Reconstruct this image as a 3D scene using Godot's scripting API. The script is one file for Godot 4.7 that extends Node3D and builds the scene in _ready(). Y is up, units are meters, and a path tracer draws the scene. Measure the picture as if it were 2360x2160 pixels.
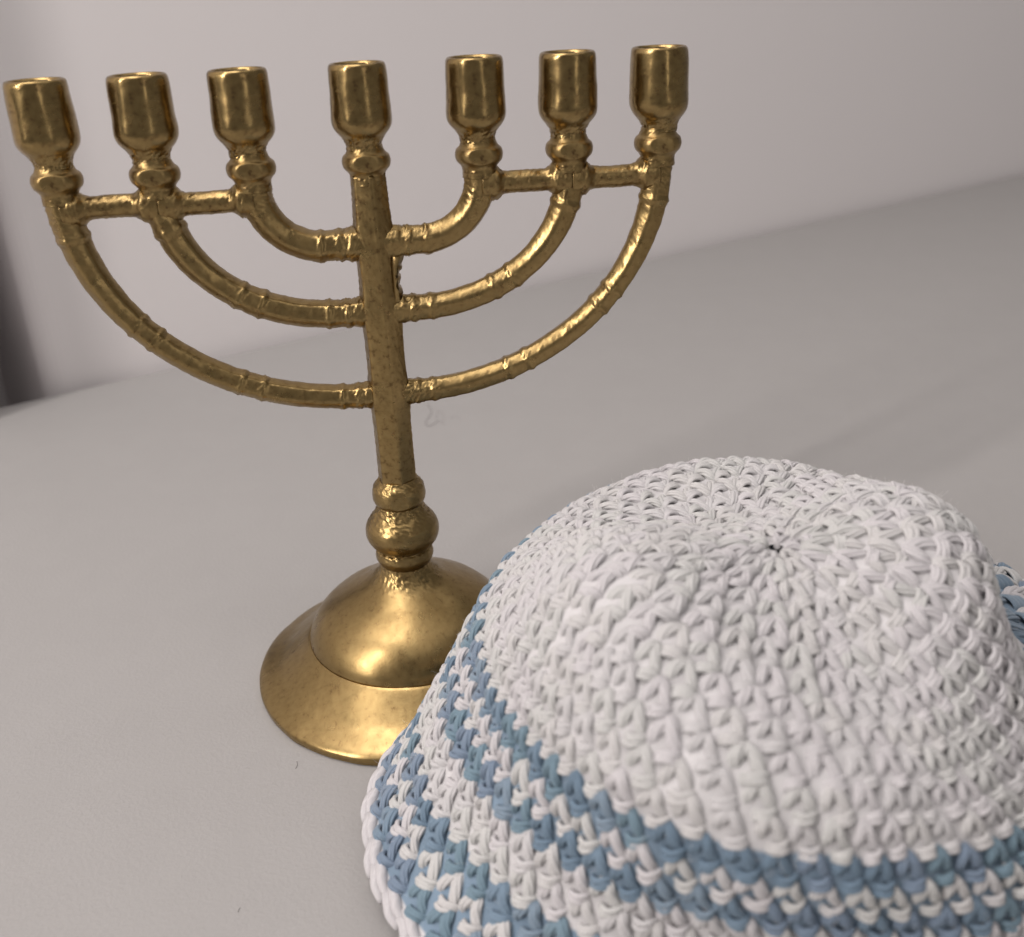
extends Node3D
# A brass seven-branched candelabrum and a crocheted skullcap on a pale table by a white wall.

const CAM_AT := Vector3(0.02670, 0.15697, 0.21745)
const TURN := 0.1159                      # the candelabrum's turn about y
const TOP := 0.1426                       # rim of the candle cups above the table
const ARM_X := [0.0230, 0.0418, 0.0606]   # inner, middle, outer pair
const ARM_Y := [0.1073, 0.0926, 0.0735]
const ROWS := 21
const KNOT := [0.0, 4.0, 8.0, 12.0, 16.5, 21.0]

var rough_noise := FastNoiseLite.new()
var soft_noise := FastNoiseLite.new()
var rng := RandomNumberGenerator.new()
var brass: StandardMaterial3D
var cast_brass: StandardMaterial3D
var polished_brass: StandardMaterial3D
var cam: Camera3D


func _ready() -> void:
	rng.seed = 7
	camera_and_light()
	noises()
	room()
	candelabrum()
	skullcap()
	lint()


# ---------------------------------------------------------------- camera and light
func camera_and_light() -> void:
	cam = Camera3D.new()
	cam.name = "camera"
	var right := Vector3(0.99897442, -0.04087657, 0.01947357)
	var up := Vector3(0.04527819, 0.90186149, -0.42964606)
	var ahead := Vector3(0.0, -0.43008715, -0.90278737)
	cam.transform = Transform3D(Basis(right, up, -ahead).orthonormalized(), CAM_AT)
	var lens := CameraAttributesPhysical.new()
	lens.frustum_focal_length = 12.0 / tan(deg_to_rad(48.6) / 2.0)
	lens.frustum_focus_distance = 0.232
	lens.frustum_near = 0.01
	lens.frustum_far = 20.0
	lens.exposure_aperture = 12.0
	cam.attributes = lens
	cam.fov = 48.6
	cam.near = 0.01
	cam.far = 20.0
	add_child(cam)
	cam.current = true

	var env := Environment.new()
	env.background_mode = Environment.BG_COLOR
	env.background_color = lin(0.19, 0.178, 0.172)
	env.tonemap_mode = Environment.TONE_MAPPER_LINEAR
	env.tonemap_exposure = 1.07
	env.sdfgi_enabled = true
	env.ssao_enabled = true
	env.ssil_enabled = true
	var around := WorldEnvironment.new()
	around.name = "surroundings"
	around.environment = env
	add_child(around)

	area("unseen_ceiling_lamp", Vector3(-0.26, 1.0, 0.10), Vector3(0.0, 0.0, 0.0), Vector3(1, 0, 0), Vector2(0.50, 0.55), 0.44, lin(1.0, 0.935, 0.91))  # unseen lamp, placed to light table, cap and brass from above
	area("unseen_tube_lamp", Vector3(-0.95, 0.78, 0.80), Vector3(0.0, 0.08, 0.0), Vector3(1, 0, -0.8), Vector2(0.04, 0.95), 1.20, lin(1.0, 0.93, 0.89))  # unseen long lamp at front left, placed for soft shadow streaks on the table
	area("overhead_fill_light", Vector3(0.0, 1.9, 0.0), Vector3(0.0, 0.0, 0.0), Vector3(1, 0, 0), Vector2(2.6, 2.6), 1.30, lin(1.0, 0.945, 0.93))  # added soft fill from overhead, standing in for ceiling bounce
	area("unseen_side_light", Vector3(-1.15, 0.42, 0.95), Vector3(0.0, 0.1, 0.0), Vector3(0, 1, 0), Vector2(0.24, 0.80), 0.075, lin(1.0, 0.94, 0.91))  # unseen upright light, placed to reflect as a bright stripe in the cups
	area("unseen_side_light", Vector3(0.75, 0.50, 1.25), Vector3(0.05, 0.1, -0.2), Vector3(0, 1, 0), Vector2(0.16, 1.0), 0.085, lin(1.0, 0.94, 0.91))  # unseen upright light at front right, for a second cup stripe and the wall


func area(called: String, at: Vector3, towards: Vector3, long: Vector3, size: Vector2, energy: float, tint: Color) -> void:
	var l := AreaLight3D.new()
	l.name = called
	l.area_size = size
	l.light_energy = energy
	l.light_color = tint
	l.shadow_enabled = true
	add_child(l, true)
	l.look_at_from_position(at, towards, long.normalized())


func noises() -> void:
	rough_noise.seed = 3
	rough_noise.noise_type = FastNoiseLite.TYPE_SIMPLEX_SMOOTH
	rough_noise.frequency = 1150.0
	rough_noise.fractal_octaves = 3
	soft_noise.seed = 11
	soft_noise.noise_type = FastNoiseLite.TYPE_SIMPLEX_SMOOTH
	soft_noise.frequency = 60.0
	soft_noise.fractal_octaves = 2


# ---------------------------------------------------------------- helpers
func noise_texture(sd: int, freq: float, octaves: int, side: int, ramp: Gradient = null, cellular := false) -> NoiseTexture2D:
	var n := FastNoiseLite.new()
	n.seed = sd
	n.noise_type = FastNoiseLite.TYPE_CELLULAR if cellular else FastNoiseLite.TYPE_SIMPLEX_SMOOTH
	n.frequency = freq
	n.fractal_octaves = octaves
	var t := NoiseTexture2D.new()
	t.noise = n
	t.width = side
	t.height = side
	t.seamless = true
	t.normalize = true
	if ramp:
		t.color_ramp = ramp
	return t


func ramp_of(at: Array, colors: Array) -> Gradient:
	var g := Gradient.new()
	g.offsets = PackedFloat32Array(at)
	g.colors = PackedColorArray(colors)
	return g


func lin(r: float, g: float, b: float) -> Color:
	return Color(r, g, b).linear_to_srgb()


# Rings of points to one smooth mesh; uv: x round the ring, y along.
func skin(rings: Array, cap_start := true, cap_end := true, tints := PackedColorArray()) -> ArrayMesh:
	var n: int = rings[0].size()
	var m := rings.size()
	var v := PackedVector3Array()
	var uv := PackedVector2Array()
	var idx := PackedInt32Array()
	var col := PackedColorArray()
	var along := 0.0
	for i in m:
		if i > 0:
			along += rings[i][0].distance_to(rings[i - 1][0])
		for j in n + 1:
			v.append(rings[i][j % n])
			uv.append(Vector2(float(j) / n, along))
			if tints.size():
				col.append(tints[i])
	for i in m - 1:
		for j in n:
			var a := i * (n + 1) + j
			var b := a + n + 1
			idx.append_array([a, b, a + 1, a + 1, b, b + 1])
	for e in [[cap_start, 0, true], [cap_end, m - 1, false]]:
		if e[0]:
			var c := Vector3.ZERO
			for j in n:
				c += rings[e[1]][j] / n
			var at := v.size()
			v.append(c)
			uv.append(Vector2(0.5, 0.0))
			if tints.size():
				col.append(tints[e[1]])
			for j in n:
				var a: int = e[1] * (n + 1) + j
				if e[2]:
					idx.append_array([at, a, a + 1])
				else:
					idx.append_array([at, a + 1, a])
	var centre := Vector3.ZERO
	for p in v:
		centre += p / v.size()
	var volume := 0.0
	for t in range(0, idx.size(), 3):
		var a := v[idx[t]]
		volume += (a - centre).dot((v[idx[t + 2]] - a).cross(v[idx[t + 1]] - a))
	if volume < 0.0:      # turn the faces outwards
		for t in range(0, idx.size(), 3):
			var k := idx[t + 1]
			idx[t + 1] = idx[t + 2]
			idx[t + 2] = k
	var nor := PackedVector3Array()
	nor.resize(v.size())
	for t in range(0, idx.size(), 3):
		var a := v[idx[t]]
		var f := (v[idx[t + 2]] - a).cross(v[idx[t + 1]] - a)
		for k in 3:
			nor[idx[t + k]] += f
	for i in m:
		var s := nor[i * (n + 1)] + nor[i * (n + 1) + n]
		nor[i * (n + 1)] = s
		nor[i * (n + 1) + n] = s
	for i in nor.size():
		nor[i] = nor[i].normalized()
	var arrays := []
	arrays.resize(Mesh.ARRAY_MAX)
	arrays[Mesh.ARRAY_VERTEX] = v
	arrays[Mesh.ARRAY_NORMAL] = nor
	arrays[Mesh.ARRAY_TEX_UV] = uv
	arrays[Mesh.ARRAY_INDEX] = idx
	if tints.size():
		arrays[Mesh.ARRAY_COLOR] = col
	var mesh := ArrayMesh.new()
	mesh.add_surface_from_arrays(Mesh.PRIMITIVE_TRIANGLES, arrays)
	return mesh


func joined(meshes: Array) -> ArrayMesh:
	var st := SurfaceTool.new()
	for m in meshes:
		st.append_from(m, 0, Transform3D())
	return st.commit()


func obj(called: String, mesh: Mesh, mat: Material, parent: Node) -> MeshInstance3D:
	var o := MeshInstance3D.new()
	o.name = called
	o.mesh = mesh
	o.material_override = mat
	parent.add_child(o, true)
	return o


func tag(o: Node, label: String, category: String, group := "", kind := "") -> void:
	o.set_meta("label", label)
	if category:
		o.set_meta("category", category)
	if group:
		o.set_meta("group", group)
	if kind:
		o.set_meta("kind", kind)


# A polygon with k sides blended with the circle.
func facet(phi: float, k: int, share: float, turn := 0.0) -> float:
	var w := TAU / k
	var a := fposmod(phi + turn + w / 2.0, w) - w / 2.0
	var p := cos(w / 2.0) / cos(a)
	return lerpf(1.0, p * 1.04, share)


func interp(tab: Array, x: float) -> float:
	for i in range(1, tab.size()):
		if x <= tab[i][0]:
			var t: float = (x - tab[i - 1][0]) / (tab[i][0] - tab[i - 1][0])
			return lerpf(tab[i - 1][1], tab[i][1], clampf(t, 0.0, 1.0))
	return tab[tab.size() - 1][1]


# Rounds a profile of (r, y) corners by Catmull-Rom.
func rounded(p: Array, steps: int) -> PackedVector2Array:
	var out := PackedVector2Array()
	for i in p.size() - 1:
		var a: Vector2 = p[maxi(i - 1, 0)]
		var b: Vector2 = p[i]
		var c: Vector2 = p[i + 1]
		var d: Vector2 = p[mini(i + 2, p.size() - 1)]
		for k in steps:
			out.append(b.cubic_interpolate(c, a, d, float(k) / steps))
	out.append(p[p.size() - 1])
	return out


# A turned shape about y; amp = roughness of the casting (metres) by profile point.
func lathe(p: PackedVector2Array, sides: int, shape: Callable) -> ArrayMesh:
	var rings := []
	for q in p:
		var ring := PackedVector3Array()
		for j in sides:
			var phi := TAU * j / sides
			ring.append(shape.call(q.x, q.y, phi))
		rings.append(ring)
	return skin(rings, true, true)


# A tube along a path of points in the plane z = 0.
func bar(path: PackedVector3Array, radius: PackedFloat32Array, sides: int, facets: int, share: float, amp: PackedFloat32Array) -> ArrayMesh:
	var rings := []
	for i in path.size():
		var t := (path[mini(i + 1, path.size() - 1)] - path[maxi(i - 1, 0)]).normalized()
		var side := Vector3(0, 0, 1)
		var up := side.cross(t).normalized()
		var ring := PackedVector3Array()
		for j in sides:
			var phi := TAU * j / sides
			var r := radius[i] * facet(phi, facets, share, 0.25)
			var d := (up * cos(phi) + side * sin(phi))
			var p := path[i] + d * r
			p += d * amp[i] * rough_noise.get_noise_3dv(p) + d * 0.00012 * soft_noise.get_noise_3dv(p * 4.0)
			ring.append(p)
		rings.append(ring)
	return skin(rings, true, true)


# ---------------------------------------------------------------- table and wall
func room() -> void:
	var a := Vector3(-0.1896, 0.0, -0.1965)
	var b := Vector3(0.4356, 0.0, -0.6039)
	var along := (b - a).normalized()
	var back := along.cross(Vector3.UP).normalized()      # away from the camera
	if back.z > 0.0:
		back = -back
	# table
	var top := StandardMaterial3D.new()
	top.resource_name = "matte laminate"
	top.albedo_color = lin(0.362, 0.352, 0.345)
	top.roughness = 0.62
	top.metallic_specular = 0.35
	top.uv1_triplanar = true
	top.uv1_world_triplanar = true
	top.uv1_scale = Vector3.ONE * 14.0
	top.heightmap_enabled = true
	top.heightmap_texture = noise_texture(21, 0.05, 3, 1024)
	top.heightmap_scale = 0.006
	top.albedo_texture = noise_texture(22, 0.004, 4, 512, ramp_of([0.0, 1.0], [Color(0.99, 0.99, 0.99), Color(1, 1, 1)]))
	var h := 0.028
	var sheet := PackedVector2Array()
	var left := a - along * 0.75
	var right := a + along * 1.55
	for p in [left, right, Vector3(right.x, 0, 0.37), Vector3(left.x - 0.05, 0, 0.37)]:
		sheet.append(Vector2(p.x, p.z))
	var t := slab(sheet, -h, 0.0, 0.0025)
	var table := obj("table", t, top, self)
	tag(table, "pale grey matte table top under the brass candelabrum and the skullcap", "table")
	# wall behind it, a hand high panel with a dark gap at its end
	var paint := StandardMaterial3D.new()
	paint.resource_name = "white wall paint"
	paint.albedo_color = lin(0.87, 0.838, 0.840)
	paint.roughness = 0.8
	paint.metallic_specular = 0.3
	paint.uv1_triplanar = true
	paint.uv1_world_triplanar = true
	paint.uv1_scale = Vector3.ONE * 6.0
	paint.heightmap_enabled = true
	paint.heightmap_texture = noise_texture(31, 0.02, 4, 512)
	paint.heightmap_scale = 0.003
	var start := Vector3(-0.1704, 0.0, -0.2088) + back * 0.004
	wall_piece("wall", start - along * 0.003, along, back, 2.0, 0.155, 0.9, paint, "plain white wall panel rising behind the back edge of the table", 0.012)
	var gap := 0.036
	wall_piece("wall", start - along * (gap + 0.7) - back * 0.022, along, back, 0.7, 0.180, 0.9, paint, "unseen panel left of the dark gap, out of view, placed to shade it")  # out of view, set forward to shade the gap and the wall corner
	wall_piece("recess_wall", start - along * (gap + 0.2) + back * 0.160, along, back, 0.5, 0.05, 0.9, paint, "shaded wall at the back of the narrow gap beside the white panel")


func wall_piece(called: String, at: Vector3, along: Vector3, back: Vector3, length: float, depth: float, high: float, mat: Material, label: String, round_start := 0.0) -> void:
	var p := PackedVector2Array()
	if round_start > 0.0:
		for i in 9:
			var a := PI / 2 * i / 8.0
			var q := at + along * round_start * (1.0 - cos(a)) + back * round_start * (1.0 - sin(a))
			p.append(Vector2(q.x, q.z))
	else:
		p.append(Vector2(at.x, at.z))
	for q in [at + along * length, at + along * length + back * depth, at + back * depth]:
		p.append(Vector2(q.x, q.z))
	var o := obj(called, slab(p, -0.4, high, 0.002), mat, self)
	tag(o, label, "wall", "", "structure")


# A prism over a flat polygon with chamfered top edges.
func slab(p: PackedVector2Array, low: float, high: float, cut: float) -> ArrayMesh:
	var rings := []
	var c := Vector2.ZERO
	for q in p:
		c += q / p.size()
	if Geometry2D.is_polygon_clockwise(p):
		p.reverse()
	var st := SurfaceTool.new()
	st.begin(Mesh.PRIMITIVE_TRIANGLES)
	st.set_smooth_group(-1)
	var n := p.size()
	var inner := PackedVector2Array()
	for i in n:
		var e0 := (p[i] - p[(i + n - 1) % n]).normalized()
		var e1 := (p[(i + 1) % n] - p[i]).normalized()
		inner.append(p[i] + (e1 - e0).normalized() * cut * 1.414)
	var levels := [[p, low], [p, high - cut], [inner, high]]
	for k in 2:
		for i in n:
			var j := (i + 1) % n
			var a := v3(levels[k][0][i], levels[k][1])
			var b := v3(levels[k][0][j], levels[k][1])
			var d := v3(levels[k + 1][0][i], levels[k + 1][1])
			var e := v3(levels[k + 1][0][j], levels[k + 1][1])
			for q in [a, b, d, b, e, d]:
				st.add_vertex(q)
	for i in range(1, n - 1):
		for q in [v3(inner[0], high), v3(inner[i], high), v3(inner[i + 1], high)]:
			st.add_vertex(q)
		for q in [v3(p[0], low), v3(p[i + 1], low), v3(p[i], low)]:
			st.add_vertex(q)
	st.generate_normals()
	return st.commit()


func v3(p: Vector2, y: float) -> Vector3:
	return Vector3(p.x, y, p.y)


# ---------------------------------------------------------------- candelabrum
func brass_material(name_: String, seed_: int, dark: float, roughness: float, relief: float) -> StandardMaterial3D:
	var m := StandardMaterial3D.new()
	m.resource_name = name_
	m.metallic = 1.0
	m.roughness = 1.0
	m.albedo_color = Color.WHITE
	m.uv1_triplanar = true
	m.uv1_scale = Vector3.ONE * 34.0
	m.albedo_texture = noise_texture(seed_, 0.015, 6, 1024, ramp_of([0.0, 0.24 + dark, 0.36 + dark, 0.62, 1.0], [lin(0.075, 0.045, 0.022), lin(0.19, 0.122, 0.054), lin(0.285, 0.196, 0.083), lin(0.32, 0.226, 0.097), lin(0.365, 0.262, 0.116)]))
	m.roughness_texture = noise_texture(seed_ + 1, 0.012, 5, 512, ramp_of([0.0, 1.0], [Color.WHITE * (roughness - 0.08), Color.WHITE * (roughness + 0.12)]))
	m.roughness_texture_channel = BaseMaterial3D.TEXTURE_CHANNEL_RED
	m.heightmap_enabled = true
	m.heightmap_texture = noise_texture(seed_ + 2, 0.045, 5, 1024)
	m.heightmap_scale = relief
	return m


func candelabrum() -> void:
	brass = brass_material("worn brass", 41, -0.10, 0.30, 0.0016)
	polished_brass = brass_material("polished brass", 61, -0.05, 0.22, 0.0008)
	cast_brass = brass_material("rough cast brass", 51, -0.03, 0.30, 0.0025)
	var t := Node3D.new()
	t.name = "candelabrum"
	t.rotation.y = TURN
	add_child(t, true)
	tag(t, "aged brass seven-branched candelabrum with round domed foot", "candelabrum")

	# foot
	var rim := lathe(rounded([Vector2(0.030, 0.0004), Vector2(0.0378, 0.0003), Vector2(0.03865, 0.0007), Vector2(0.03885, 0.0014), Vector2(0.03855, 0.0023), Vector2(0.0370, 0.0034), Vector2(0.0330, 0.0054), Vector2(0.0292, 0.0082), Vector2(0.0262, 0.0107), Vector2(0.0255, 0.0112), Vector2(0.0251, 0.0113), Vector2(0.0244, 0.0106)], 5), 144, func(r, y, phi):
		var p := Vector3(r * sin(phi), y, r * cos(phi))
		return p + Vector3(p.x, 0, p.z).normalized() * soft_noise.get_noise_3dv(p) * 0.00025)
	var foot := obj("foot", rim, brass, t)
	var dome := lathe(rounded([Vector2(0.0245, 0.0100), Vector2(0.02505, 0.01128), Vector2(0.0250, 0.0120), Vector2(0.0243, 0.0140), Vector2(0.0226, 0.0167), Vector2(0.0197, 0.0195), Vector2(0.0160, 0.0219), Vector2(0.0120, 0.0241), Vector2(0.0090, 0.0259), Vector2(0.0071, 0.0277), Vector2(0.0061, 0.0294), Vector2(0.0058, 0.0310)], 6), 128, func(r, y, phi):
		var p := Vector3(r * sin(phi), y, r * cos(phi))
		var rough: float = smoothstep(0.0105, 0.0070, r)
		var d := Vector3(p.x, 0.008, p.z).normalized()
		return p + d * (soft_noise.get_noise_3dv(p) * 0.0002 + rough * 0.0003 * rough_noise.get_noise_3dv(p * 0.9)))
	obj("dome", dome, brass, foot)

	# stem
	var low := lathe(rounded([Vector2(0.0056, 0.0295), Vector2(0.0061, 0.0306), Vector2(0.0067, 0.0316), Vector2(0.0069, 0.0326), Vector2(0.0066, 0.0338), Vector2(0.0062, 0.0344), Vector2(0.0066, 0.0349), Vector2(0.0077, 0.0360), Vector2(0.0085, 0.0376), Vector2(0.0087, 0.0391), Vector2(0.0084, 0.0407), Vector2(0.0075, 0.0422), Vector2(0.0063, 0.0437), Vector2(0.0055, 0.0452), Vector2(0.0051, 0.0462)], 6), 96, func(r, y, phi):
		var p := Vector3(r * sin(phi), y, r * cos(phi))
		var amp: float = 0.00012 + 0.0004 * smoothstep(0.0405, 0.0440, y) + 0.0005 * exp(-pow((y - 0.0343) / 0.0006, 2))
		return p + Vector3(p.x, 0, p.z).normalized() * amp * rough_noise.get_noise_3dv(p))
	obj("knop", low, brass, t)
	var ring := lathe(rounded([Vector2(0.0047, 0.0452), Vector2(0.0052, 0.0459), Vector2(0.0059, 0.0468), Vector2(0.0062, 0.0480), Vector2(0.0061, 0.0496), Vector2(0.0057, 0.0508), Vector2(0.0050, 0.0517), Vector2(0.0044, 0.0526)], 6), 80, func(r, y, phi):
		var p := Vector3(r * sin(phi), y, minf(r * cos(phi), 0.0057))
		var amp: float = 0.0001 + 0.0003 * smoothstep(0.0495, 0.0510, y)
		return p + Vector3(p.x, 0, p.z).normalized() * amp * rough_noise.get_noise_3dv(p))
	obj("collar", ring, brass, t)
	var prof := PackedVector2Array()
	for i in 121:
		var y := lerpf(0.0512, 0.1215, i / 120.0)
		prof.append(Vector2(interp([[0.05, 0.00445], [0.075, 0.00435], [0.09, 0.0043], [0.11, 0.0041], [0.122, 0.0037]], y), y))
	var shaft := lathe(prof, 72, func(r, y, phi):
		var near := 0.0
		for h in ARM_Y:
			near = maxf(near, exp(-pow((y - h) / 0.004, 2)) * absf(sin(phi)))
		var rr: float = r * facet(phi, 6, 0.85, 0.32) * (1.0 + 0.10 * near)
		var p := Vector3(rr * sin(phi), y, rr * cos(phi))
		var amp: float = 0.00004 + 0.00018 * maxf(near, smoothstep(0.3, 0.95, absf(sin(phi))) * 0.7)
		return p + Vector3(p.x, 0, p.z).normalized() * amp * rough_noise.get_noise_3dv(p))
	var stem := obj("stem", shaft, cast_brass, t)

	# arms, cups, bars
	for k in 3:
		for s in [-1.0, 1.0]:
			arm(t, s, k)
	for x in [-ARM_X[2], -ARM_X[1], -ARM_X[0], 0.0, ARM_X[0], ARM_X[1], ARM_X[2]]:
		cup(t, x)
	for s in [-1.0, 1.0]:
		for k in [0, 1]:
			crossbar(t, s * ARM_X[k], s * ARM_X[k + 1], 0.1180)
	flash(stem)


func arm(t: Node3D, s: float, k: int) -> void:
	var h: float = ARM_Y[k]
	var x1: float = ARM_X[k]
	var x0 := 0.0012
	var y1 := 0.1200
	var r0: float = [0.0032, 0.00295, 0.00270][k]
	var r1: float = [0.0035, 0.0034, 0.0033][k]
	# a straight run, then a quarter ellipse up to the cup
	var run: float = [0.0100, 0.0080, 0.0060][k]
	var pts := PackedVector3Array()
	for i in 13:
		pts.append(Vector3(s * lerpf(x0, run, i / 13.0), h, 0))
	var e: float = [2.0, 2.05, 2.0][k]
	for i in 91:
		var a := PI / 2 * i / 90.0
		pts.append(Vector3(s * (run + (x1 - run) * pow(sin(a), 2.0 / e)), h + (y1 - h) * (1.0 - pow(maxf(cos(a), 0.0), 2.0 / e)), 0))
	for i in 6:
		pts.append(Vector3(s * x1, y1 + 0.0004 * (i + 1), 0))
	# evenly spaced
	var curve := Curve3D.new()
	curve.bake_interval = 0.0002
	for p in pts:
		curve.add_point(p)
	var length := curve.get_baked_length()
	var count := int(length / 0.0003)
	var path := PackedVector3Array()
	for i in count + 1:
		path.append(curve.sample_baked(length * i / count))
	var beads := []      # x of the beads on the lower run, then y of those on the upright
	beads.append_array([[0.0070, -1.0], [0.0110, -1.0]] if k < 2 else [[0.0066, -1.0], [0.0101, -1.0]])
	if k == 1:
		beads.append_array([[0.0248, -1.0], [0.0290, -1.0], [-1.0, 0.1128]])
	elif k == 2:
		beads.append_array([[0.0272, -1.0], [0.0316, -1.0], [0.0478, -1.0], [0.0508, -1.0], [-1.0, 0.1125]])
	else:
		pass
	var radius := PackedFloat32Array()
	var amp := PackedFloat32Array()
	for i in path.size():
		var p := path[i]
		var f := float(i) / count
		var r := lerpf(r0, r1, smoothstep(0.55, 1.0, f))
		r *= 1.0 + 0.14 * exp(-pow(maxf(absf(p.x) - 0.0045, 0.0) / 0.0013, 2))
		var a := 0.00005 + 0.00022 * exp(-pow((absf(p.x) - 0.005) / 0.004, 2)) + 0.00022 * exp(-pow((p.y - 0.1180) / 0.0035, 2))
		for b in beads:
			var d: float
			if b[0] > 0.0:
				d = (absf(p.x) - b[0]) if p.y < 0.105 or k == 0 else 1.0
				var slope := 1.0
				if i > 0:
					slope = absf(p.x - path[i - 1].x) / maxf(path[i].distance_to(path[i - 1]), 1e-9)
				d /= maxf(slope, 0.2)
			else:
				d = p.y - b[1] if absf(p.x) > x1 * 0.6 else 1.0
			r *= 1.0 + 0.10 * exp(-pow(d / 0.0007, 2)) - 0.02 * exp(-pow((d + 0.0011) / 0.0005, 2))
			a += 0.00015 * exp(-pow(d / 0.0012, 2))
		radius.append(r)
		amp.append(a)
	obj("arm", bar(path, radius, 40, 6, 0.6, amp), brass, t)


func cup(t: Node3D, x: float) -> void:
	var p := [Vector2(0.0006, -0.0110), Vector2(0.0044, -0.0108), Vector2(0.0045, -0.0098), Vector2(0.0045, -0.0014), Vector2(0.0047, -0.0004), Vector2(0.0051, 0.0), Vector2(0.0055, -0.0002), Vector2(0.00575, -0.0008), Vector2(0.00582, -0.0020), Vector2(0.0059, -0.0050), Vector2(0.0060, -0.0080), Vector2(0.0061, -0.0103), Vector2(0.0059, -0.0117), Vector2(0.0053, -0.0128), Vector2(0.0045, -0.0137), Vector2(0.0039, -0.0146), Vector2(0.0036, -0.0155), Vector2(0.0036, -0.0163)]
	var seed_at := x * 37.0
	var lean := rng.randf_range(-0.02, 0.02)
	var mesh := lathe(rounded(p, 4), 72, func(r, y, phi):
		var rr: float = r * facet(phi, 8, 0.10, seed_at) * (1.0 + 0.012 * sin(phi * 3.0 + seed_at * 9.0))
		var q := Vector3(rr * sin(phi) + y * lean, y, rr * cos(phi))
		var amp: float = 0.00004 + 0.0003 * smoothstep(-0.0130, -0.0150, y)
		return q + Vector3(q.x, 0, q.z).normalized() * (amp * rough_noise.get_noise_3dv(q + Vector3(x, 0, 0) * 3.0) + 0.00018 * soft_noise.get_noise_3dv(q * 2.0 + Vector3(seed_at, 0, 0))))
	var c := obj("candle_cup", mesh, polished_brass, t)
	c.position = Vector3(x, TOP, 0)
	var k := [Vector2(0.0034, -0.0154), Vector2(0.0036, -0.0161), Vector2(0.0040, -0.0169), Vector2(0.0047, -0.0176), Vector2(0.00495, -0.0187), Vector2(0.0047, -0.0198), Vector2(0.0040, -0.0206), Vector2(0.0036, -0.0213), Vector2(0.0036, -0.0222), Vector2(0.0036, -0.0232)]
	var mesh2 := lathe(rounded(k, 5), 64, func(r, y, phi):
		var q := Vector3(r * sin(phi), y, r * cos(phi))
		var worn: float = 0.0043 - absf(y + 0.0187) * 0.03
		if q.z > worn:
			q.z = lerpf(q.z, worn, 0.85)
		var amp: float = 0.00002 + 0.00014 * smoothstep(-0.0172, -0.0160, y) + 0.00014 * smoothstep(-0.0205, -0.0215, y)
		return q + Vector3(q.x, 0, q.z).normalized() * amp * rough_noise.get_noise_3dv(q + Vector3(x, 0.01, 0) * 3.0))
	obj("knob", mesh2, cast_brass, c)


func crossbar(t: Node3D, xa: float, xb: float, y: float) -> void:
	var path := PackedVector3Array()
	var radius := PackedFloat32Array()
	var amp := PackedFloat32Array()
	var sag := rng.randf_range(-0.0004, 0.0004)
	for i in 61:
		var f := i / 60.0
		path.append(Vector3(lerpf(xa, xb, f), y + sag * sin(f * PI), 0))
		var d := minf(absf(path[i].x - xa), absf(path[i].x - xb)) - 0.0030
		radius.append(0.00230 * (1.0 + 0.55 * exp(-pow(maxf(d, 0.0) / 0.0012, 2))))
		amp.append(0.00012 + 0.00022 * exp(-pow(d / 0.002, 2)))
	obj("crossbar", bar(path, radius, 36, 7, 0.35, amp), cast_brass, t)


# The ragged web of metal left by the casting between two arms on one side of the stem.
func flash(stem: Node3D) -> void:
	var outer := PackedVector2Array()
	for i in 25:
		var f := i / 24.0
		var y := lerpf(0.0948, 0.1050, f)
		var reach := 0.0043 + 0.0018 * pow(f, 4.0) + 0.0008 * pow(1.0 - f, 4.0) + 0.0009 * rough_noise.get_noise_2d(y * 0.6, 0.3)
		if f > 0.55 and f < 0.8:
			reach += 0.0005 * sin((f - 0.55) / 0.25 * PI)
		outer.append(Vector2(reach, y))
	outer.append(Vector2(0.0030, 0.1050))
	outer.append(Vector2(0.0030, 0.0948))
	var rings := []
	for z in [[-0.0022, 0.6], [-0.0014, 1.0], [0.0014, 1.0], [0.0026, 0.6]]:
		var ring := PackedVector3Array()
		for q in outer:
			ring.append(Vector3(0.0030 + (q.x - 0.0030) * z[1], q.y, z[0]))
		rings.append(ring)
	obj("casting_flash", skin(rings, true, true), cast_brass, stem)


# ---------------------------------------------------------------- skullcap
var cap_at := Vector3(0.0572, 0.0525, 0.0498) * 1.25
var cap_row := 0.00417 * 1.25
const CAP_TILT := [-0.0500, -0.0500]
const CAP_BASE := [0.1585, 0.5513, 0.8898, 1.2211, 1.0044]
const CAP_C1 := [0.0410, 0.1372, -0.1454, -0.1373, 0.1191]
const CAP_S1 := [-0.0137, 0.1891, 0.3012, 0.0729, -0.5093]
const CAP_C2 := [-0.2404, 0.4565, -0.0347, -0.3472, -0.1617]
const CAP_S2 := [0.1518, 0.0115, -0.1617, 0.1510, -0.1371]
const CAP_LEN := [0.0262, -0.0732, 0.0342, -0.0310]
const NT := 192
const NS := 168
var cap_points := PackedVector3Array()


func spline(y: Array) -> Array:
	var n := y.size()
	var m := []
	m.resize(n)
	m.fill(0.0)
	var cc := []
	var dd := []
	cc.resize(n)
	dd.resize(n)
	cc[0] = 0.0
	dd[0] = 0.0
	for i in range(1, n - 1):
		var h0: float = KNOT[i] - KNOT[i - 1]
		var h1: float = KNOT[i + 1] - KNOT[i]
		var rhs: float = 6.0 * ((y[i + 1] - y[i]) / h1 - (y[i] - y[i - 1]) / h0)
		var den: float = 2.0 * (h0 + h1) - h0 * cc[i - 1]
		cc[i] = h1 / den
		dd[i] = (rhs - h0 * dd[i - 1]) / den
	for i in range(n - 2, 0, -1):
		m[i] = dd[i] - cc[i] * m[i + 1]
	return m


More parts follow.
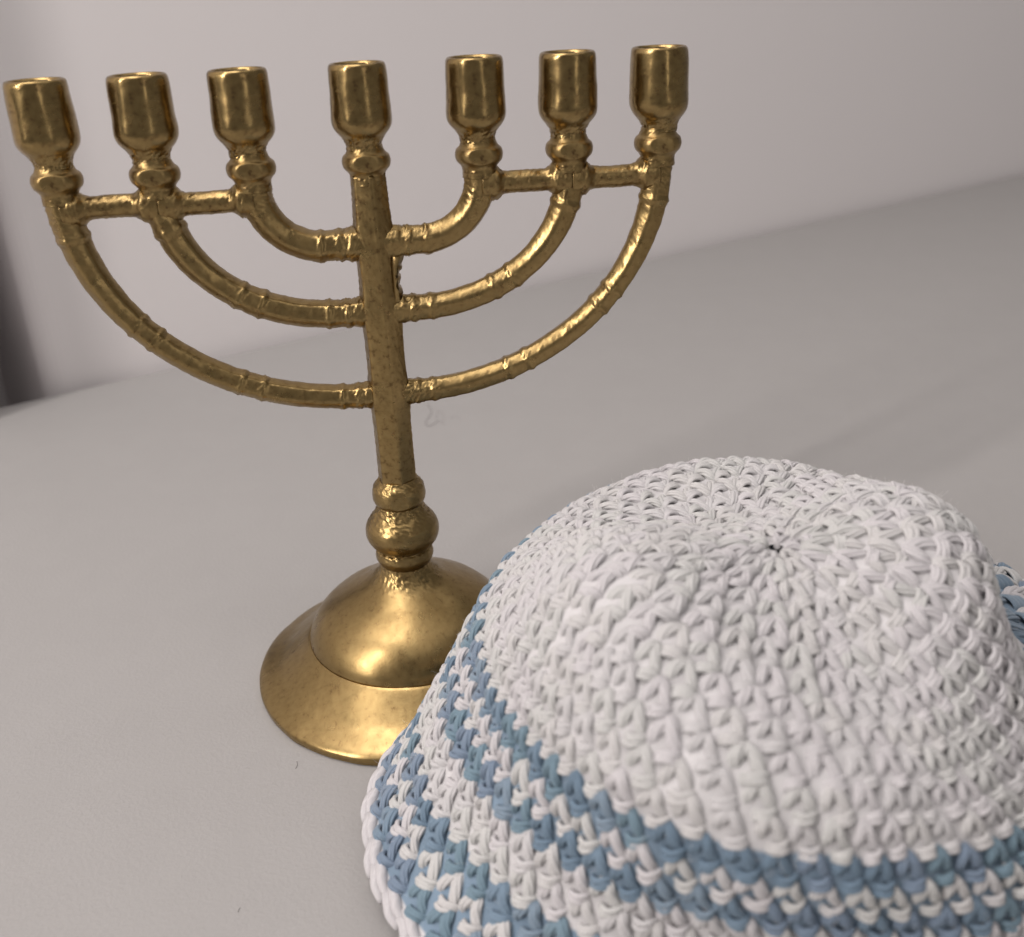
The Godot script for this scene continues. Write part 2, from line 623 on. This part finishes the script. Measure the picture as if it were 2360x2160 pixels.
func cap_shape() -> void:
	cap_points.resize(NT * (NS + 1))
	for j in NT:
		var a := TAU * j / NT
		var y := [CAP_TILT[0] * cos(a) + CAP_TILT[1] * sin(a)]
		for i in 5:
			y.append(CAP_BASE[i] + CAP_C1[i] * cos(a) + CAP_S1[i] * sin(a) + CAP_C2[i] * cos(2 * a) + CAP_S2[i] * sin(2 * a))
		var m := spline(y)
		var step: float = cap_row * (1.0 + CAP_LEN[0] * cos(a) + CAP_LEN[1] * sin(a) + CAP_LEN[2] * cos(2 * a) + CAP_LEN[3] * sin(2 * a)) * ROWS / NS
		var r := 0.0
		var h := cap_at.y
		for i in NS + 1:
			cap_points[j * (NS + 1) + i] = Vector3(cap_at.x + r * cos(a), maxf(h, 0.0015), cap_at.z + r * sin(a))
			var s := (i + 0.5) * ROWS / NS
			var k := 0
			while k < 4 and s > KNOT[k + 1]:
				k += 1
			var w: float = KNOT[k + 1] - KNOT[k]
			var fa: float = (KNOT[k + 1] - s) / w
			var fb := 1.0 - fa
			var psi: float = fa * y[k] + fb * y[k + 1] + ((fa * fa * fa - fa) * m[k] + (fb * fb * fb - fb) * m[k + 1]) * w * w / 6.0
			r += cos(psi) * step
			h -= sin(psi) * step
	# the fitted outline is that of the stitches' outer side; the cloth lies below it
	var outer := cap_points.duplicate()
	for j in NT:
		for i in NS + 1:
			var u: Vector3 = outer[j * (NS + 1) + mini(i + 4, NS)] - outer[j * (NS + 1) + maxi(i - 4, 0)]
			var w: Vector3 = outer[(j + 3) % NT * (NS + 1) + i] - outer[(j + NT - 3) % NT * (NS + 1) + i]
			var out := w.cross(u).normalized()
			if i < 5:
				out = Vector3.UP
			cap_points[j * (NS + 1) + i] = outer[j * (NS + 1) + i] - out * (-1.0 if out.dot(Vector3(cos(TAU * j / NT), 1.2, sin(TAU * j / NT))) < 0.0 else 1.0) * cap_row * 0.27
			cap_points[j * (NS + 1) + i].y = maxf(cap_points[j * (NS + 1) + i].y, 0.0012)
	# the crown sinks in on one side, where the band flares out past it
	for j in NT:
		var a := TAU * j / NT
		var g := exp(-pow(wrapf(a + 0.58, -PI, PI) / 0.52, 2))
		for i in NS + 1:
			var sr := float(i) * ROWS / NS
			cap_points[j * (NS + 1) + i] += (Vector3(cos(a), 0.0, sin(a)) * -0.003 - Vector3(0, 0.008, 0)) * (exp(-pow(wrapf(a + 2.15, -PI, PI) / 0.62, 2)) * smoothstep(11.6, 14.5, sr) * (1.0 - 0.6 * smoothstep(16.0, 21.0, sr)))
			var push := g * (0.0034 * smoothstep(12.2, 14.0, sr) - 0.0085 * smoothstep(7.5, 11.2, sr) * (1.0 - smoothstep(12.0, 13.5, sr)))
			cap_points[j * (NS + 1) + i] += Vector3(cos(a), 0.0, sin(a)) * push
	# handmade unevenness
	for j in NT:
		for i in NS + 1:
			var p := cap_points[j * (NS + 1) + i]
			var w := minf(1.0, i / 30.0)
			cap_points[j * (NS + 1) + i] = p + Vector3(soft_noise.get_noise_3dv(p), maxf(0.0, 0.6 * soft_noise.get_noise_3dv(p + Vector3(1, 0, 0))), soft_noise.get_noise_3dv(p + Vector3(0, 1, 0))) * 0.0007 * w


func cap_p(a: float, s: float) -> Vector3:
	var fj := fposmod(a / TAU, 1.0) * NT
	var j0 := int(fj) % NT
	var j1 := (j0 + 1) % NT
	var tj := fj - floorf(fj)
	var fi := clampf(s / ROWS, 0.0, 1.0) * NS
	var i0 := mini(int(fi), NS - 1)
	var ti := fi - i0
	var a0 := cap_points[j0 * (NS + 1) + i0].lerp(cap_points[j0 * (NS + 1) + i0 + 1], ti)
	var a1 := cap_points[j1 * (NS + 1) + i0].lerp(cap_points[j1 * (NS + 1) + i0 + 1], ti)
	return a0.lerp(a1, tj)


# (along the row, out of the cloth, down the rows), each for one stitch
func cap_frame(a: float, s: float, wide: float) -> Basis:
	var d := 0.5 * wide
	var across := cap_p(a - d, s) - cap_p(a + d, s)
	var down := cap_p(a, minf(s + 0.5, ROWS)) - cap_p(a, maxf(s - 0.5, 0.0))
	if s + 0.5 > ROWS:
		down *= 1.0 / maxf(ROWS - s + 0.5, 0.3)
	var out := down.cross(across).normalized()
	return Basis(across, out * cap_row, down)


# One strand of yarn: a plump tapered tube with its plies twisted round it.
func strand(pts: Array, rad: float, plies: int, twist: float, sides: int, segs: int, taper: float, flat := 1.0) -> ArrayMesh:
	var c := Curve3D.new()
	c.bake_interval = 0.01
	for i in pts.size():
		var a: Vector3 = pts[maxi(i - 1, 0)]
		var b: Vector3 = pts[mini(i + 1, pts.size() - 1)]
		var tan_ := (b - a) / 6.0
		c.add_point(pts[i], -tan_, tan_)
	var length := c.get_baked_length()
	var rings := []
	for i in segs + 1:
		var f := float(i) / segs
		var p := c.sample_baked(length * f, true)
		var t := (c.sample_baked(minf(length, length * f + 0.02), true) - c.sample_baked(maxf(0.0, length * f - 0.02), true)).normalized()
		var side := t.cross(Vector3(0, 1, 0)).normalized()
		var up := side.cross(t).normalized()
		var r := rad * lerpf(taper, 1.0, pow(sin(PI * clampf(f * 0.92 + 0.04, 0.0, 1.0)), 0.6))
		var ring := PackedVector3Array()
		for j in sides:
			var phi := TAU * j / sides
			var lobe := absf(cos((phi - twist * f) * plies / 2.0))
			var rr := r * (0.84 + 0.22 * sqrt(lobe))
			ring.append(p + side * cos(phi) * rr + up * sin(phi) * rr * flat)
		rings.append(ring)
	return skin(rings, true, true)


# Yarn of several plies twisted round each other along a path.
func yarn(pts: Array, rad: float, plies: int, twist: float, segs: int, taper: float, phase: float) -> Array:
	var c := Curve3D.new()
	c.bake_interval = 0.01
	for i in pts.size():
		var a: Vector3 = pts[maxi(i - 1, 0)]
		var b: Vector3 = pts[mini(i + 1, pts.size() - 1)]
		var t := (b - a) / 6.0
		c.add_point(pts[i], -t, t)
	var length := c.get_baked_length()
	var sides := 7
	var out := []
	for k in plies:
		var rings := []
		for i in segs + 1:
			var f := float(i) / segs
			var t := (c.sample_baked(minf(length, length * f + 0.02), true) - c.sample_baked(maxf(0.0, length * f - 0.02), true)).normalized()
			var side := t.cross(Vector3(0, 1, 0.001)).normalized()
			var up := side.cross(t).normalized()
			var w := lerpf(taper, 1.0, pow(sin(PI * clampf(f * 0.92 + 0.04, 0.0, 1.0)), 0.6))
			var turn := TAU * k / plies + twist * f + phase
			var p := c.sample_baked(length * f, true) + (side * cos(turn) + up * sin(turn)) * rad * 0.62 * w
			var ring := PackedVector3Array()
			for j in sides:
				var phi := TAU * j / sides
				ring.append(p + (side * cos(phi) + up * sin(phi)) * rad * 0.43 * w)
			rings.append(ring)
		out.append(skin(rings, true, true))
	return out


func stitch_mesh(sd: int) -> ArrayMesh:
	var r := RandomNumberGenerator.new()
	r.seed = sd
	var j := func(x: float, y: float, z: float) -> Vector3: return Vector3(x + r.randf_range(-0.03, 0.03), y + r.randf_range(-0.025, 0.025), z + r.randf_range(-0.035, 0.035))
	var parts := []
	parts.append_array(yarn([j.call(0.06, 0.02, -0.20), j.call(-0.05, 0.29, -0.05), j.call(-0.20, 0.33, 0.25), j.call(-0.29, 0.18, 0.54), j.call(-0.27, -0.05, 0.76)], 0.182 + r.randf_range(-0.014, 0.014), 6, 2.2, 16, 0.55, r.randf() * 6.0))
	parts.append_array(yarn([j.call(-0.05, 0.02, -0.18), j.call(0.07, 0.30, -0.03), j.call(0.21, 0.34, 0.30), j.call(0.34, 0.18, 0.66), j.call(0.36, -0.10, 0.92)], 0.178 + r.randf_range(-0.014, 0.014), 6, 2.8, 18, 0.55, r.randf() * 6.0))
	for k in 3:
		var dv := (k - 1) * 0.125
		parts.append(strand([j.call(-0.14, 0.02, 0.97 + dv), j.call(0.03, 0.36, 0.93 + dv), j.call(0.23, 0.46, 0.87 + dv), j.call(0.42, 0.36, 0.80 + dv), j.call(0.55, -0.02, 0.74 + dv)], 0.088, 2, 3.0, 9, 14, 0.8))
	return joined(parts)


func yarn_material(called: String, tint: Color, vertex := false) -> StandardMaterial3D:
	var m := StandardMaterial3D.new()
	m.resource_name = called
	m.albedo_color = tint
	m.vertex_color_use_as_albedo = vertex
	m.roughness = 0.9
	m.metallic_specular = 0.25
	m.rim_enabled = true
	m.rim = 0.6
	m.rim_tint = 0.6
	m.albedo_texture = fibre_tone
	m.heightmap_enabled = true
	m.heightmap_texture = fibre_relief
	m.heightmap_scale = 0.0035
	m.uv1_scale = Vector3(2.0, 1.0, 1.0)
	return m


var fibre_tone: ImageTexture
var fibre_relief: ImageTexture


func fibres() -> void:
	var n := FastNoiseLite.new()
	n.seed = 5
	n.frequency = 1.0
	n.fractal_octaves = 3
	var side := 256
	var tone := Image.create(side, side, true, Image.FORMAT_RGB8)
	var relief := Image.create(side, side, true, Image.FORMAT_RGB8)
	for y in side:
		for x in side:
			# wraps in both directions; streaks run along the strand with a slant
			var a := TAU * x / side
			var b := TAU * y / side
			var a2 := a + b
			var v := n.get_noise_3d(cos(a2) * 5.0, sin(a2) * 5.0, cos(b) * 0.55) * 0.5 + 0.5
			var w := n.get_noise_3d(cos(a2) * 2.5 + 9.0, sin(a2) * 2.5, sin(b) * 0.8) * 0.5 + 0.5
			var t := clampf(0.93 + 0.16 * (v - 0.5) + 0.12 * (w - 0.5), 0.0, 1.0)
			tone.set_pixel(x, y, Color(t, t, t))
			relief.set_pixel(x, y, Color(v, v, v))
	fibre_tone = ImageTexture.create_from_image(tone)
	fibre_relief = ImageTexture.create_from_image(relief)


func skullcap() -> void:
	cap_shape()
	fibres()
	var blue_rows := [13, 15, 18, 20]
	var per_row := [0, 6, 12, 18, 23, 28, 33, 39, 44, 49, 54, 59, 64]
	var whites := [Color(0.625, 0.615, 0.622), Color(0.638, 0.620, 0.635), Color(0.615, 0.615, 0.606), Color(0.630, 0.620, 0.616)]
	var blues := [Color(0.205, 0.285, 0.370), Color(0.180, 0.255, 0.335), Color(0.218, 0.282, 0.372), Color(0.200, 0.290, 0.355), Color(0.245, 0.318, 0.395)]
	var white_mats := []
	var blue_mats := []
	for c in whites:
		white_mats.append(yarn_material("white cotton yarn", c.linear_to_srgb()))
	for c in blues:
		blue_mats.append(yarn_material("blue cotton yarn", c.linear_to_srgb()))
	var tinted := yarn_material("cotton yarn", Color.WHITE, true)
	var t := Node3D.new()
	t.name = "skullcap"
	add_child(t, true)
	tag(t, "white crocheted skullcap with a blue and white patterned band", "skullcap")

	# the cloth under the stitches, one sheet for the crown and one for the band
	var sheets := []
	for part in [[0.33, 12.15], [12.15, 20.7]]:
		var rings := []
		var tints := PackedColorArray()
		var steps := 80
		for i in steps + 1:
			var s := lerpf(part[0], part[1], float(i) / steps)
			var ring := PackedVector3Array()
			for j in NT:
				var a := -TAU * j / NT
				var p := cap_p(a, s)
				var f := cap_frame(a, s, TAU / 64)
				ring.append(p + f.y * (0.205 if s < 12.0 else 0.19))
			rings.append(ring)
			tints.append(blues[0] if int(floorf(s - 0.15)) + 1 in [13, 14, 15, 18, 19, 20] else whites[0])
		sheets.append(skin(rings, false, false, tints))
	var crown := obj("crown", sheets[0], tinted, t)
	crown.set_meta("label", "plain white crown worked in rounds from the centre")
	var band := obj("patterned_band", sheets[1], tinted, t)
	band.set_meta("label", "blue and white houndstooth rounds of the side")

	# the stitches
	var variants := []
	for i in 6:
		variants.append(stitch_mesh(100 + i))
	var all := []
	var view := cam.transform.affine_inverse()
	var half := tan(deg_to_rad(24.3))
	var angles := []
	for k in range(1, ROWS):
		var n: int = per_row[mini(k, 12)]
		# each stitch sits between two of the row before; increases go in at even distances
		var next := []
		if angles.is_empty():
			for i in n:
				next.append(TAU * i / n)
		else:
			var m := angles.size()
			var more := n - m
			for i in m:
				var a0: float = angles[i]
				var a1: float = angles[(i + 1) % m] + (TAU if i == m - 1 else 0.0)
				var at := i + 2 * k
				if more > 0 and (at * more) / m != ((at + 1) * more) / m:
					next.append(lerpf(a0, a1, 0.25))
					next.append(lerpf(a0, a1, 0.75))
				else:
					next.append(lerpf(a0, a1, 0.53))
			n = next.size()
			for pass_ in 14:
				var old := next.duplicate()
				for i in n:
					var before: float = old[(i + n - 1) % n] - (TAU if i == 0 else 0.0)
					var after: float = old[(i + 1) % n] + (TAU if i == n - 1 else 0.0)
					var db := cap_p(old[i], k - 0.4).distance_to(cap_p(before, k - 0.4))
					var da := cap_p(old[i], k - 0.4).distance_to(cap_p(after, k - 0.4))
					next[i] = old[i] + 0.3 * (da - db) / (da + db) * (after - before) / 2.0
		angles = next
		for i in n:
			var before: float = angles[(i + n - 1) % n] - (TAU if i == 0 else 0.0)
			var after: float = angles[(i + 1) % n] + (TAU if i == n - 1 else 0.0)
			var wide := (after - before) / 2.0
			var a: float = angles[i] + rng.randf_range(-0.05, 0.05) * wide
			var s := k - 1.0 + 0.08 + rng.randf_range(-0.05, 0.05)
			if k == 1:
				s += 0.37
			var f := cap_frame(a, k - 0.4, wide)
			if k == 1:
				f.z *= 0.62
			var grow := rng.randf_range(0.95, 1.07) * (1.1 if k < 9 else 1.03)
			f = f * Basis(Vector3.UP, rng.randf_range(-0.05, 0.05)) * Basis.from_scale(Vector3(grow, rng.randf_range(0.80, 0.94), grow))
			var p := cap_p(a, s)
			var mid := cap_p(a, s + 0.6)
			var seen := view * mid
			var x := seen.x / (-seen.z * half * 1024.0 / 937.0)
			var y := seen.y / (-seen.z * half)
			var facing := f.y.normalized().dot((CAM_AT - mid).normalized())
			var score := facing / seen.length_squared() if absf(x) < 1.0 and absf(y) < 1.0 else facing * 0.001
			all.append({"t": Transform3D(f, p), "blue": k in blue_rows, "band": k > 12, "score": score, "v": rng.randi() % 6, "tone": rng.randi() % 20})
	all.sort_custom(func(p, q): return p.score > q.score)
	var rest := {false: [], true: []}
	for i in all.size():
		var e: Dictionary = all[i]
		if i < 300:
			var o := obj("stitch", variants[e.v], blue_mats[e.tone % 5] if e.blue else white_mats[e.tone % 4], band if e.band else crown)
			o.transform = e.t
		else:
			rest[e.band].append(e)
	for side in [false, true]:
		var mm := MultiMesh.new()
		mm.transform_format = MultiMesh.TRANSFORM_3D
		mm.use_colors = true
		mm.mesh = variants[2]
		mm.instance_count = rest[side].size()
		for i in rest[side].size():
			var e: Dictionary = rest[side][i]
			mm.set_instance_transform(i, e.t)
			mm.set_instance_color(i, blues[e.tone % 5] if e.blue else whites[e.tone % 4])
		var o := MultiMeshInstance3D.new()
		o.name = "stitching"
		o.multimesh = mm
		o.material_override = tinted
		o.set_meta("kind", "stuff")
		(band if side else crown).add_child(o, true)

	# white edging: a chain along the rim, two slanted strands to each link
	var links := []
	var count := 66
	for i in count:
		var a := TAU * i / count
		var w := TAU / count
		var f := cap_frame(a, ROWS - 0.35, w)
		var p := cap_p(a, ROWS - 0.75)
		for q in [[0.0, 0.16], [0.30, 0.10]]:
			var pts := []
			for c in [Vector3(-0.62, 0.04, q[0] + 0.10), Vector3(-0.2, 0.24, q[0] - 0.02), Vector3(0.25, 0.26, q[0] + 0.16), Vector3(0.66, 0.05, q[0] + 0.30)]:
				pts.append(c + Vector3(rng.randf_range(-0.03, 0.03), 0, rng.randf_range(-0.03, 0.03)))
			var m := strand(pts, 0.19, 4, 3.0, 14, 12, 0.5)
			var st := SurfaceTool.new()
			st.append_from(m, 0, Transform3D(f, p))
			links.append(st.commit())
	obj("edging", joined(links), white_mats[1], t)
	fuzz(t, whites, blues)


# Loose fibres standing off the yarn.
func fuzz(t: Node3D, whites: Array, blues: Array) -> void:
	var hairs := []
	for i in 4200:
		var a := rng.randf() * TAU
		var s := rng.randf_range(2.0, 20.5)
		var f := cap_frame(a, s, TAU / 64)
		var p := cap_p(a, s) + f.y.normalized() * 0.0012
		var d := (f.y.normalized() + Vector3(rng.randf_range(-1, 1), rng.randf_range(-1, 1), rng.randf_range(-1, 1)) * 0.9).normalized()
		var length := rng.randf_range(0.0008, 0.0019)
		var bend := Vector3(rng.randf_range(-1, 1), rng.randf_range(-1, 1), rng.randf_range(-1, 1)) * length * 0.6
		hairs.append(thread([p, p + d * length * 0.4 + bend * 0.2, p + d * length * 0.75 + bend * 0.6, p + d * length + bend * 1.2], 0.000013, 3))
	var o := obj("loose_fibres", joined(hairs), yarn_fibre(lin(0.80, 0.78, 0.78)), t)
	o.set_meta("kind", "stuff")


func yarn_fibre(c: Color) -> StandardMaterial3D:
	var m := StandardMaterial3D.new()
	m.albedo_color = c
	m.roughness = 0.8
	return m


func thread(pts: Array, rad: float, sides: int) -> ArrayMesh:
	var rings := []
	for i in pts.size():
		var dir: Vector3 = (pts[mini(i + 1, pts.size() - 1)] - pts[maxi(i - 1, 0)]).normalized()
		var side := dir.cross(Vector3(0.31, 0.9, 0.3)).normalized()
		var up := side.cross(dir)
		var ring := PackedVector3Array()
		for j in sides:
			var phi := TAU * j / sides
			ring.append(pts[i] + (side * cos(phi) + up * sin(phi)) * rad)
		rings.append(ring)
	return skin(rings, true, true)


# ---------------------------------------------------------------- lint on the table and the cap
func hair(called: String, pts: Array, rad: float, tint: Color, label: String) -> void:
	var c := Curve3D.new()
	for i in pts.size():
		var a: Vector3 = pts[maxi(i - 1, 0)]
		var b: Vector3 = pts[mini(i + 1, pts.size() - 1)]
		c.add_point(pts[i], (a - b) / 6.0, (b - a) / 6.0)
	var out := []
	var n := pts.size() * 7
	for i in n + 1:
		out.append(c.sample_baked(c.get_baked_length() * i / n, true))
	var m := StandardMaterial3D.new()
	m.albedo_color = tint
	m.roughness = 0.7
	tag(obj(called, thread(out, rad, 6), m, self), label, "hair")


# Where the sight line through a point of the picture (2360 x 2160) meets the height y.
func on_table(u: float, v: float, y: float) -> Vector3:
	var half := tan(deg_to_rad(24.3))
	var d := cam.transform.basis * Vector3((u - 1180.0) / 1080.0 * half, -(v - 1080.0) / 1080.0 * half, -1.0)
	return CAM_AT + d * ((y - CAM_AT.y) / d.y)


func lint() -> void:
	var y := 0.00012
	var grey := lin(0.06, 0.05, 0.045)
	var long := []
	for p in [[984, 932], [992, 941], [994, 952], [988, 962], [981, 973], [982, 980], [990, 981], [1000, 977], [1012, 969]]:
		long.append(on_table(p[0], p[1], y))
	hair("hair", long, 0.00006, grey, "longest dark hair curled on the table behind the brass stem")
	var curl := []
	for p in [[1006, 965], [1008, 952], [1014, 948], [1021, 955], [1022, 968], [1016, 975], [1024, 977], [1027, 979]]:
		curl.append(on_table(p[0], p[1], y))
	hair("hair", curl, 0.00003, grey, "fine looped hair beside the longest dark hair on the table")
	var faint := []
	for p in [[1036, 965], [1046, 960], [1056, 962], [1062, 969]]:
		faint.append(on_table(p[0], p[1], y))
	hair("hair", faint, 0.000025, grey, "faint short arched hair, the outermost of the tangle behind the stem")
	var bit := []
	for p in [[684, 1755], [685, 1764], [681, 1772]]:
		bit.append(on_table(p[0], p[1], y))
	hair("hair", bit, 0.00004, grey, "tiny bent dark hair on the table just below the brass foot")
	var bit2 := []
	for p in [[554, 2092], [550, 2098], [549, 2103]]:
		bit2.append(on_table(p[0], p[1], y))
	hair("hair", bit2, 0.00004, grey, "tiny dark hair alone near the front of the table")
	# a brown fleck caught in the crown
	var a := -2.2
	var best := 1e9
	var spot := Vector3.ZERO
	var lay := Basis()
	for i in 90:
		for k in 24:
			var aa := TAU * i / 90.0
			var s := 0.5 + k * 0.4
			var p := cap_p(aa, s)
			var q := cam.transform.affine_inverse() * p
			var half := tan(deg_to_rad(24.3))
			var u := 1180.0 + q.x / -q.z / half * 1080.0
			var v := 1080.0 - q.y / -q.z / half * 1080.0
			var d := Vector2(u - 1615, v - 1254).length()
			if d < best:
				best = d
				a = aa
				lay = cap_frame(aa, s, TAU / 40)
				spot = p + lay.y * 0.36
	var n := lay.y.normalized()
	var along := lay.z.normalized()
	var rings := []
	for i in 9:
		var f := i / 8.0
		var w := 0.00022 * sin(PI * clampf(f * 0.94 + 0.03, 0, 1))
		var ring := PackedVector3Array()
		for j in 8:
			var phi := TAU * j / 8.0
			ring.append(spot + along * (f - 0.5) * 0.0011 + along.cross(n) * cos(phi) * w + n * (sin(phi) * w * 0.6 + 0.00015 * sin(PI * f)))
		rings.append(ring)
	var m := StandardMaterial3D.new()
	m.albedo_color = lin(0.22, 0.13, 0.04)
	m.roughness = 0.7
	tag(obj("plant_fleck", skin(rings), m, self), "tiny brown plant fleck caught in the white crown", "fleck")
